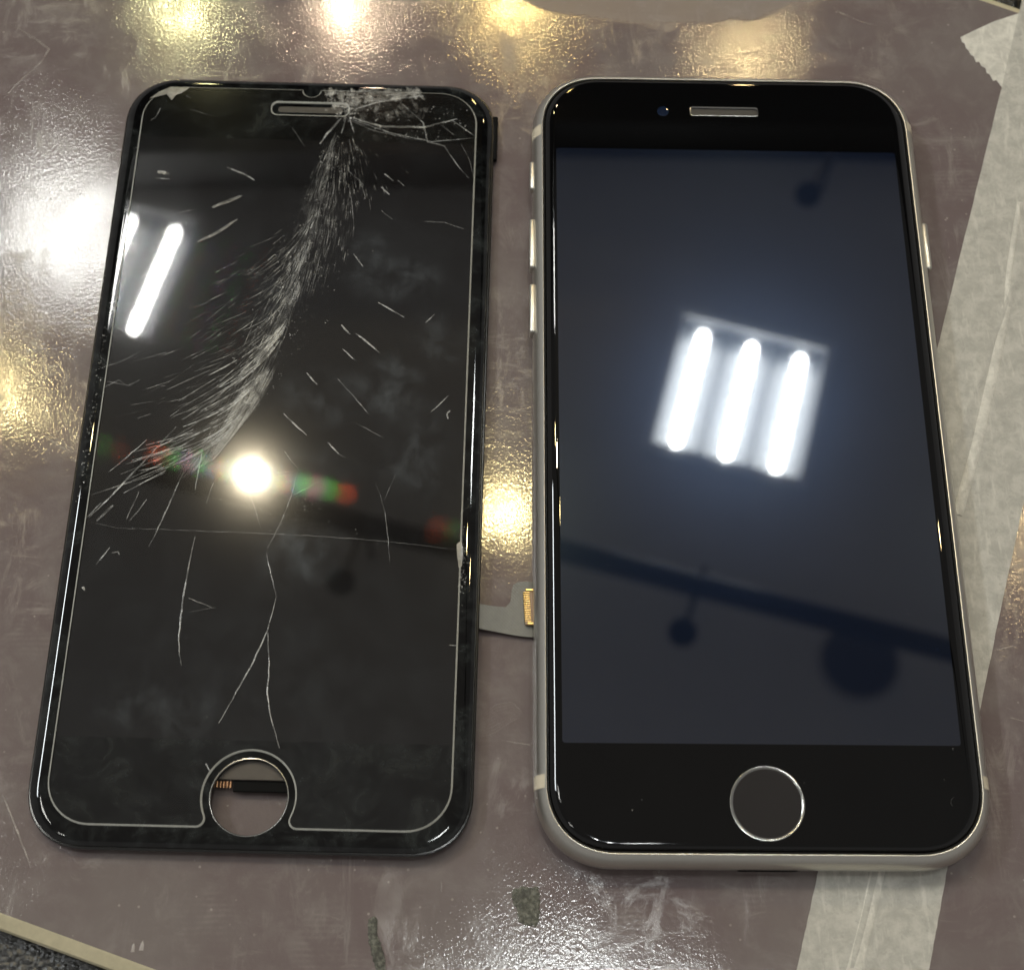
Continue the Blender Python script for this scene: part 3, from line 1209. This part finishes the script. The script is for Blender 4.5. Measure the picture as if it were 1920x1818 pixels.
def assembly():
    W_, H_, RAD = 32.6, 68.5, 9.6

    def L(inset, z):
        iy = inset if inset <= 0.46 else 0.46 + (inset - 0.46) * 0.6
        return rrect(W_ - inset, H_ - iy, max(RAD - inset * 0.9, 2), 16, 0, 0, z)
    # plastic frame below the glass
    bm = bmesh.new()
    loft(bm, [L(1.4, -1.85), L(0.15, -1.85), L(0.0, -1.7), L(0.0, -1.05), L(0.14, -0.9), L(0.5, -0.88), L(0.5, -1.1)])
    done('frame', bm, M_FRAME, ASM, smooth=35)
    # glass, rolled edge, home button hole
    bm = bmesh.new()
    prof = [(1.0, -0.98), (0.42, -0.98), (0.34, -0.86), (0.36, -0.72), (0.40, -0.64)]
    for k in range(15):
        q = 1 - k / 14
        prof.append((0.46 + 1.95 * (1 - q), -0.58 * q ** 2.4))
    prof.append((2.8, 0.0))
    vs = loft(bm, [L(i, z) for i, z in prof])
    hl = loft(bm, [circle(HX, HY, HRAD, z) for z in (-1.0, -0.15)] + [circle(HX, HY, HRAD + 0.12, 0.0)])
    for f in {f for v in hl[0] + hl[1] + hl[2] for f in v.link_faces}:
        f.normal_flip()
    c = (loc(512, 204) + loc(655, 208)) / 2
    fill(bm, [vs[-1], hl[-1]])
    done('front_glass', bm, M_GLASS_OLD, ASM, smooth=35)
    # bright chamfer round the hole
    bm = bmesh.new()
    loft(bm, [circle(HX, HY, HRAD + 0.16, 0.004), circle(HX, HY, HRAD + 0.05, 0.012), circle(HX, HY, HRAD - 0.05, -0.12), circle(HX, HY, HRAD - 0.03, -0.2)])
    done('hole_rim', bm, M_CHROME, ASM, smooth=50)
    # the display itself
    a, b = loc(160, 1389), loc(866, 1389)
    t = loc(560, 263)
    y0 = (a.y + b.y) / 2
    bm = bmesh.new()
    loft(bm, [rrect(29.3, (t.y - y0) / 2, 0.4, 3, 0.0, (t.y + y0) / 2, 0.0), rrect(29.29, (t.y - y0) / 2 - .01, 0.4, 3, 0.0, (t.y + y0) / 2, 0.012)], False, True)
    done('screen', bm, M_SCREEN_OLD, ASM)
    # back of the panel: steel shield and what shows through the hole
    bm = bmesh.new()
    yb = loc(467, 1463, -1.3).y
    box(bm, (0, (yb + 62) / 2, -1.25), (58, 62 - yb, 0.5), 0.1, 1)
    for k in range(3):
        box(bm, (HX + 0.4, yb + 0.5 + k * 0.75, -1.52), (11, 0.18, 0.06), 0, 0)
    done('steel_shield', bm, M_SHIELD, ASM)
    bm = bmesh.new()
    p, q = loc(437, 1472, -1.55), loc(545, 1473, -1.55)
    box(bm, ((p.x + q.x) / 2, p.y - 0.05, -1.7), (q.x - p.x, 1.7, 0.55), 0.15, 2)
    done('bracket', bm, M_BLACK, ASM)
    bm = bmesh.new()
    p, q = loc(398, 1470, -1.5), loc(436, 1470, -1.5)
    for k in range(6):
        x = p.x + (q.x - p.x) * (k + 0.5) / 6
        tube(bm, (x, p.y - 0.45, -1.45), (x, p.y + 0.45, -1.35), 0.2, 8)
    o = done('contact_spring', bm, M_COPPER, ASM, smooth=60)
    o['kind'] = 'stuff'
    # clip on the long side
    bm = bmesh.new()
    p, q = loc(928, 219, -1.2), loc(928, 300, -1.2)
    box(bm, (W_ + 0.1, (p.y + q.y) / 2, -1.5), (1.0, p.y - q.y, 0.9), 0.25, 2)
    done('side_clip', bm, M_BLACK, ASM, smooth=50)
    # earpiece under the protector's slot
    s0, s1 = loc(512, 205, 0), loc(652, 208, 0)
    ex, ey, ew = (s0.x + s1.x) / 2, (s0.y + s1.y) / 2, (s1.x - s0.x) / 2
    bm = bmesh.new()
    loft(bm, [rrect(ew - 0.9, 0.62, 0.6, 6, ex, ey, 0.002), rrect(ew - 1.0, 0.52, 0.5, 6, ex, ey, 0.02), rrect(ew - 1.25, 0.35, 0.34, 6, ex, ey, -0.005 + 0.012)], False, True)
    done('earpiece', bm, M_MESH, ASM, smooth=50)

    # ------------------------------------------------ screen protector
    xl = (loc(137, 1080, ZP).x + loc(90, 1470, ZP).x + loc(262, 260, ZP).x) / 3
    xr = (loc(862, 1000, ZP).x + loc(854, 1440, ZP).x + loc(893, 300, ZP).x) / 3
    yt = loc(560, 167, ZP).y
    yb = loc(300, 1549, ZP).y
    r = 6.8
    nr = 6.75
    pts = []

    def arc(cx, cy, rr, a0, a1, n):
        for k in range(n + 1):
            a = R_(a0 + (a1 - a0) * k / n)
            pts.append((cx + rr * math.cos(a), cy + rr * math.sin(a)))
    sx = loc(585, 170, ZP).x
    arc(xr - r, yb + r, r, -90, 0, 12)
    arc(xr - r, yt - r, r, 0, 90, 12)
    arc(sx, yt, 1.55, 0, -180, 10)
    arc(xl + r, yt - r, r, 90, 180, 12)
    arc(xl + r, yb + r, r, 180, 270, 12)
    # notch round the home button, with small fillets
    dy = HY - yb
    fl = 1.3
    hx_ = math.sqrt((nr + fl) ** 2 - (dy - fl) ** 2)
    a_f = math.degrees(math.atan2(dy - fl, hx_))
    arc(HX - hx_, yb + fl, fl, -90, a_f, 6)
    arc(HX, HY, nr, 180 + a_f, 0 - a_f, 40)
    arc(HX + hx_, yb + fl, fl, 180 - a_f, 270, 6)
    out = [Vector((x, y, 0)) for x, y in pts]

    def shrink(P, k, z):
        res = []
        n = len(P)
        for i in range(n):
            d = P[(i + 1) % n] - P[i - 1]
            nn = Vector((-d.y, d.x, 0)).normalized()
            res.append(Vector((P[i].x + nn.x * k, P[i].y + nn.y * k, z)))
        return res
    bm = bmesh.new()
    vs = loft(bm, [shrink(out, 0.0, 0.015), shrink(out, 0.03, ZP - 0.2), shrink(out, 0.27, ZP)], mi=1)
    so = rrect(ew + 0.15, 1.25, 1.2, 6, ex, ey, 0)
    sl = loft(bm, [[Vector((p.x, p.y, 0.015)) for p in so], [Vector((p.x, p.y, ZP - 0.15)) for p in so], [Vector((ex + (p.x - ex) * 1.03, ey + (p.y - ey) * 1.22, ZP)) for p in so]], mi=1)
    for f in {f for L_ in sl for v in L_ for f in v.link_faces}:
        f.normal_flip()
    fill(bm, [vs[-1], sl[-1]], mi=0)
    pr = done('screen_protector', bm, [M_CLEAR, M_PEDGE], ASM)
    return pr


PROT = assembly()


def flex():
    e = ASM
    # ribbon: leaves the panel's long side, bends down to the board, turned-up tab with the connector
    zf = 1.1
    bm = bmesh.new()
    # rows along x: (pixel upper edge, pixel lower edge, height)
    rows = [((880, 1128), (880, 1172), 1.6), ((902, 1132), (900, 1178), 1.5), ((925, 1136), (925, 1183), 1.15), ((948, 1138), (950, 1188), 0.95),
            ((957, 1128), (962, 1190), 0.95), ((959, 1108), (968, 1191), 0.95), ((962, 1096), (975, 1192), 0.95), ((970, 1091), (985, 1193), 0.9),
            ((985, 1090), (995, 1194), 0.85), ((1012, 1091), (1012, 1194), 0.8)]
    T, Bt = [], []
    for (u, l, z) in rows:
        a, b = on_z(*u, z), on_z(*l, z)
        n = 8
        T.append([LI @ a.lerp(b, k / n) for k in range(n + 1)])
    vt = [[bm.verts.new(p) for p in r] for r in T]
    vb = [[bm.verts.new(p + Vector((0, 0, -0.16))) for p in r] for r in T]
    n = len(vt[0])
    for i in range(len(vt) - 1):
        for k in range(n - 1):
            bm.faces.new((vt[i][k], vt[i][k + 1], vt[i + 1][k + 1], vt[i + 1][k]))
            bm.faces.new((vb[i][k + 1], vb[i][k], vb[i + 1][k], vb[i + 1][k + 1]))
        for k in (0, n - 1):
            bm.faces.new((vt[i][k], vt[i + 1][k], vb[i + 1][k], vb[i][k]))
    bmesh.ops.recalc_face_normals(bm, faces=bm.faces)
    fx = done('flex_cable', bm, M_FLEX, e, smooth=50)
    z0 = 0.88
    p0, p1 = on_z(981, 1106, z0), on_z(985, 1174, z0)
    M = LI.to_3x3()

    def P(u, v, z):
        """u across from the connector's open side, v along it"""
        base = p0.lerp(p1, v)
        return LI @ Vector((base.x + u, base.y, z))
    bm = bmesh.new()
    c = P(1.35, 0.5, z0 + 0.32)
    box(bm, c, (2.3, (p0 - p1).length * 0.98, 0.6), 0.08, 1)
    cn = done('connector', bm, M_TAN, fx)
    for v in (0.04, 0.96):
        bm = bmesh.new()
        box(bm, P(1.5, v, z0 + 0.5), (2.4, 0.42, 0.75), 0.1, 1)
        done('end_clamp', bm, M_GOLD, cn)
    bm = bmesh.new()
    for k in range(17):
        v = 0.10 + 0.80 * k / 16
        box(bm, P(0.45, v, z0 + 0.42), (1.05, 0.17, 0.62), 0.05, 1)
    o = done('contact_pin', bm, M_GOLD, cn)
    o['kind'] = 'stuff'


flex()


# ------------------------------------------------------------------ the cracks
def cracks():
    Z = ZP + 0.012
    rnd = random.Random(21)

    def trace(pts, wd, st, amp=0.06, step=0.9):
        P = [loc(x, y, Z) for x, y in pts]
        q = []
        for a, b in zip(P, P[1:]):
            s = jag(a, b, max(1, int((b - a).length / step)), amp, rnd)
            q += s if not q else s[1:]
        return (q, wd, st)

    main = [
        ([(463, 909), (470, 932), (478, 952), (484, 975), (490, 992)], .14, .5),
        ([(499, 1035), (508, 1077), (517, 1113), (518, 1120)], .16, .7),
        ([(518, 1118), (511, 1148), (502, 1180), (488, 1212), (470, 1250), (450, 1285), (430, 1320), (410, 1355)], .22, .8),
        ([(502, 1184), (505, 1245), (501, 1300), (505, 1330), (512, 1360), (519, 1385), (524, 1402)], .20, .75),
        ([(366, 1005), (360, 1030), (355, 1055), (348, 1095), (342, 1131), (338, 1165), (335, 1200), (336, 1225), (340, 1247)], .26, .62),
        ([(163, 976), (190, 983), (221, 990), (297, 992), (400, 996), (499, 1000), (600, 1005), (682, 1011), (770, 1020), (857, 1030)], .10, .42),
        ([(559, 880), (550, 915), (541, 943), (528, 975), (514, 1005), (501, 1028)], .18, .55),
        ([(534, 846), (546, 864), (559, 878)], .13, .55),
        ([(344, 885), (325, 928), (310, 960), (297, 988), (288, 1008), (279, 1023)], .22, .7),
        ([(384, 824), (374, 870), (366, 918)], .22, .55),
        ([(400, 905), (393, 925), (387, 943)], .18, .6),
        ([(293, 840), (250, 885), (210, 928), (167, 970)], .28, .8),
        ([(275, 824), (240, 855), (203, 885)], .18, .7),
        ([(330, 800), (293, 840)], .16, .6),
        ([(261, 920), (250, 945), (237, 974)], .16, .65), ([(275, 936), (260, 957), (243, 976)], .2, .65),
        ([(212, 947), (196, 962), (181, 976)], .45, .5), ([(190, 942), (160, 972)], .2, .55),
        ([(705, 909), (714, 930), (722, 961), (728, 1010), (731, 1055)], .12, .4), ([(742, 889), (730, 915), (720, 938)], .1, .35),
        ([(640, 609), (657, 627)], .3, .75), ([(667, 625), (690, 643), (711, 661)], .3, .8), ([(642, 654), (667, 676)], .22, .75),
        ([(575, 699), (595, 721)], .26, .7), ([(633, 710), (665, 745), (691, 776)], .18, .6), ([(532, 775), (553, 796), (575, 816)], .26, .75),
        ([(615, 829), (635, 851)], .26, .75), ([(635, 851), (648, 858)], .14, .6), ([(667, 793), (718, 820)], .12, .4),
        ([(841, 741), (825, 757), (808, 772)], .22, .6), ([(353, 1120), (370, 1128), (396, 1138)], .16, .55), ([(355, 1147), (405, 1138)], .12, .35),
        ([(426, 314), (457, 326), (477, 338)], .3, .65), ([(398, 389), (425, 378), (453, 367)], .7, .38), ([(370, 454), (405, 437), (445, 411)], .6, .42),
        ([(307, 409), (340, 398), (370, 391)], .14, .5), ([(721, 326), (738, 340)], .26, .7), ([(746, 338), (758, 349)], .2, .65), ([(715, 351), (730, 365)], .24, .7),
        ([(794, 415), (833, 417), (869, 429)], .12, .45), ([(715, 395), (736, 411)], .14, .5), ([(663, 476), (681, 500)], .2, .6),
        ([(709, 567), (735, 582), (758, 595)], .24, .75), ([(798, 605), (815, 589)], .22, .65), ([(655, 322), (676, 340), (685, 373)], .14, .5),
        ([(659, 369), (663, 421)], .14, .5), ([(295, 322), (318, 326)], .7, .6), ([(290, 334), (318, 336)], .2, .6),
        ([(386, 1431), (395, 1449)], .2, .6), ([(180, 1058), (195, 1040), (206, 1026)], .22, .7), ([(210, 1036), (222, 1034), (224, 1040)], .2, .5),
        ([(844, 770), (838, 775), (840, 785)], .3, .8), ([(155, 1100), (159, 1106)], .45, .85), ([(548, 929), (575, 915), (599, 902)], .14, .45),
        ([(503, 890), (540, 884), (580, 878)], .08, .3), ([(500, 897), (545, 889)], .08, .3), ([(842, 1209), (858, 1210)], .16, .6),
        # web beyond the earpiece
        ([(652, 219), (715, 237), (795, 239), (857, 223)], .42, .6), ([(655, 223), (735, 250), (810, 266), (893, 258)], .20, .55),
        ([(754, 195), (794, 231), (802, 266), (833, 274), (861, 314), (879, 334)], .22, .55), ([(822, 231), (853, 254)], .12, .45), ([(849, 227), (889, 254)], .16, .5),
        ([(671, 203), (711, 191), (794, 179)], .34, .55), ([(865, 270), (880, 300), (888, 330)], .1, .35), ([(640, 222), (612, 252), (600, 270)], .4, .6),
        ([(648, 224), (640, 250)], .24, .6), ([(656, 224), (664, 248)], .22, .55), ([(644, 220), (700, 245), (780, 262)], .12, .4),
        ([(301, 203), (292, 220), (282, 226)], .2, .4), ([(350, 180), (357, 184)], .1, .4), ([(548, 240), (572, 275)], .08, .3), ([(356, 205), (400, 218)], .1, .3),
        ([(210, 608), (232, 622), (248, 624)], .14, .5), ([(195, 612), (225, 640)], .12, .4), ([(190, 690), (230, 676), (262, 660)], .16, .45),
        ([(200, 715), (240, 722), (262, 712)], .16, .5), ([(195, 726), (223, 712), (240, 724), (256, 716)], .14, .5),
    ]
    for pts, wd, st in main:
        ribbons('crack', [trace(pts, wd, st)], M_CRACK, PROT, kind=None, ridge=0.03)

    # the sheaf of fine fractures: flow lines from the impact, bending left on the way down
    S = (645, 218)

    def flow(k, t):
        """k -1 (far left) .. 0 (bright spine) .. 1 (right)"""
        if k <= 0:
            e = (428 + k * 250, 826 - k * 130)
            m1 = (594 + k * 60, 330)
            m2 = (590 + k * 220, 600 + k * 10)
        else:
            e = (428 + k * 330, 826 - k * 400)
            m1 = (594 + k * 150, 330)
            m2 = (590 + k * 200, 600 - k * 190)
        u = 1 - t
        return tuple(u ** 3 * S[i] + 3 * u * u * t * m1[i] + 3 * u * t * t * m2[i] + t ** 3 * e[i] for i in (0, 1))
    L = []

    def dash(k, t, ln, wd, st, drift=0.0):
        n = 4
        P = []
        for i in range(n + 1):
            x, y = flow(k + drift * i / n, min(1.05, t + ln * i / n))
            P.append(loc(x, y, Z + rnd.uniform(0, 0.004)))
        L.append((P, wd, st))
    for i in range(1100):                                  # spine
        k = 0.03 - abs(rnd.gauss(0, 0.23))
        t = rnd.uniform(0.10, 0.93) * (1 if rnd.random() < 0.8 else 0.8)
        k *= 1 - 0.45 * t
        f = 0.75 + 0.25 * math.sin(11.0 * t + 1.0)
        dash(k, t, rnd.uniform(0.008, 0.045), rnd.uniform(0.03, 0.07), (0.10 + 0.8 * rnd.random() ** 2.6) * f)

    def leave(t0, s0, ln, wd, st, bend=1.0, off=0.0):
        """a fracture that leaves the spine at t0 and bends away to the left"""
        x, y = flow(off, t0)
        x2, y2 = flow(off, t0 + 0.02)
        a = math.atan2(y2 - y, x2 - x)
        P, d, step = [], 0.0, 9.0
        while d < s0 + ln:
            if d >= s0:
                P.append(loc(x, y, Z + rnd.uniform(0, 0.004)))
            x += math.cos(a) * step
            y += math.sin(a) * step
            a += bend * step * 0.0058 * max(0.0, 1 - d / 240)
            d += step
        if len(P) > 1:
            L.append((P, wd, st))
    for i in range(340):                                   # loose streaks left of the spine
        t0 = rnd.uniform(0.30, 0.86)
        leave(t0, rnd.choice((abs(rnd.gauss(0, 60)), rnd.uniform(0, 190))), rnd.choice((14, 25, 40, 80)) * rnd.uniform(0.7, 1.3), rnd.uniform(0.05, 0.14), 0.10 + 0.6 * rnd.random() ** 2.5, rnd.uniform(0.6, 1.25), -rnd.uniform(0, 0.15))
    for i in range(170):                                   # sparse ones farther out
        t0 = rnd.uniform(0.22, 0.72)
        leave(t0, rnd.uniform(70, 330), rnd.choice((15, 30, 60)) * rnd.uniform(0.7, 1.4), rnd.uniform(0.05, 0.12), 0.12 + 0.5 * rnd.random() ** 2, rnd.uniform(0.7, 1.5), -rnd.uniform(0, 0.1))
    for i in range(95):                                    # longer streaks in the lower fan
        t0 = rnd.uniform(0.58, 0.93)
        leave(t0, rnd.uniform(30, 230), rnd.uniform(40, 130), rnd.uniform(0.11, 0.24), rnd.uniform(0.25, 0.8), rnd.uniform(0.8, 1.2))
    for i in range(420):                                   # right side, short and fading
        k = abs(rnd.gauss(0.0, 0.36))
        t = rnd.uniform(0.14, 0.62) * (1 if k < 0.5 else 0.7)
        dash(k, t, rnd.uniform(0.012, 0.055), rnd.uniform(0.04, 0.09), 0.1 + 0.6 * rnd.random() ** 2)
    for i in range(240):                                   # ends of the spine fraying out
        k = rnd.gauss(-0.06, 0.08)
        t = rnd.uniform(0.80, 1.0)
        dash(k, t, rnd.uniform(0.05, 0.13), rnd.uniform(0.04, 0.10), rnd.uniform(0.2, 0.5), rnd.uniform(-.03, .03))
    ribbons('hairline_cracks', L, M_CRACK, PROT, ridge=0.012)

    # crushed glass and glints: flakes
    F = []

    def flake(px, py, s, st):
        c = loc(px, py, Z)
        a = rnd.uniform(0, 3.14)
        d = Vector((math.cos(a), math.sin(a), 0)) * s * rnd.uniform(0.5, 1)
        F.append(([c - d, c + d * 0.2, c + d], s * rnd.uniform(0.5, 1.3), st))
    for i in range(620):                                   # glints over the sheaf, put in as pale-coloured flakes
        k = rnd.choice((rnd.gauss(0.02, 0.10), rnd.gauss(-0.2, 0.2), rnd.gauss(0.2, 0.2)))
        x, y = flow(k, rnd.uniform(0.1, 0.98))
        flake(x + rnd.gauss(0, 6), y + rnd.gauss(0, 6), rnd.uniform(0.05, 0.14), rnd.uniform(0.25, 0.9))
    poly = [(608, 171), (786, 165), (794, 185), (746, 185), (675, 195), (655, 211), (636, 215), (612, 187)]

    def inside(x, y, P):
        r = False
        for (x0, y0), (x1, y1) in zip(P, P[1:] + P[:1]):
            if (y0 > y) != (y1 > y) and x < (x1 - x0) * (y - y0) / (y1 - y0) + x0:
                r = not r
        return r
    n = 0
    while n < 420:
        x, y = rnd.uniform(600, 800), rnd.uniform(160, 220)
        if inside(x, y, poly):
            flake(x, y, rnd.uniform(0.12, 0.4), rnd.uniform(0.1, 0.5))
            n += 1
    for i in range(260):
        x, y = rnd.uniform(600, 800), rnd.uniform(160, 222)
        if inside(x, y, poly):
            flake(x, y, rnd.uniform(0.5, 1.1), rnd.uniform(0.05, 0.28))
    for i in range(120):                                   # milky smears round the web
        flake(rnd.uniform(660, 800), rnd.gauss(205, 14), rnd.uniform(0.3, 0.9), rnd.uniform(0.02, 0.12))
    for i in range(70):
        x, y = rnd.gauss(650, 14), rnd.gauss(212, 8)
        flake(x, y, rnd.uniform(0.1, 0.35), rnd.uniform(0.4, 1))
    for i in range(110):
        flake(rnd.uniform(690, 880), rnd.uniform(180, 262), rnd.uniform(0.06, 0.22), rnd.uniform(0.2, 0.8))
    for i in range(110):                                   # along the chipped long side
        t = rnd.random()
        flake(198 - 50 * t + rnd.gauss(0, 3), 612 + 330 * t + rnd.gauss(0, 6), rnd.uniform(0.06, 0.2), rnd.uniform(0.2, 0.8))
    for i in range(90):
        flake(rnd.gauss(868, 4), rnd.gauss(1050, 35), rnd.uniform(0.06, 0.25), rnd.uniform(0.2, 0.7))
    for i in range(170):                                   # dust all over
        flake(rnd.uniform(170, 850), rnd.uniform(200, 1530), rnd.uniform(0.03, 0.09), rnd.uniform(0.2, 0.7))
    for i in range(60):
        flake(rnd.gauss(540, 40), rnd.gauss(960, 20), rnd.uniform(0.05, 0.2), rnd.uniform(0.2, 0.6))
    ribbons('glass_dust_and_glints', F, M_DUST_GLINT, PROT, ridge=0.02)
    # chips broken from the protector's rim
    for pts in ([(280, 185), (299, 172), (320, 163), (357, 164), (340, 175), (330, 178), (322, 188), (318, 183), (310, 174), (294, 178)],
                [(856, 1020), (866, 1012), (868, 1040), (866, 1062), (860, 1064), (857, 1040)]):
        P = [loc(x, y, Z) for x, y in pts]
        if sum(a.x * b.y - b.x * a.y for a, b in zip(P, P[1:] + P[:1])) < 0:
            P.reverse()
        bm = bmesh.new()
        c = sum(P, Vector()) / len(P)
        vs = [bm.verts.new(p) for p in P]
        cv = bm.verts.new(c + Vector((0, 0, 0.06)))
        for i in range(len(vs)):
            bm.faces.new((vs[i], vs[(i + 1) % len(vs)], cv))
        done('rim_chip', bm, M_CHIP, PROT)


cracks()


def phone_dust():
    rnd = random.Random(5)
    F = []
    for i in range(55):
        px, py = rnd.uniform(1050, 1800), rnd.uniform(200, 1580)
        c = on_z(px, py, ZT + 0.016)
        if abs(c.x) > 29 or abs(c.y) > 64:
            continue
        a, l = rnd.uniform(0, 3.14), rnd.uniform(0.03, 0.14)
        d = Vector((math.cos(a), math.sin(a), 0)) * l
        F.append(([c - d, c + Vector((-d.y, d.x, 0)) * 0.3, c + d], rnd.uniform(0.03, 0.10), rnd.uniform(0.10, 0.55)))
    q = [on_z(1790 + 7 * math.cos(k), 1503 + 9 * math.sin(k), ZT + 0.016) for k in (2.0, 2.5, 3.0, 3.5, 4.0, 4.5)]
    F.append((q, 0.12, 0.2))
    ribbons('dust', F, M_DUST_GLINT, PHN, ridge=0.01)


phone_dust()
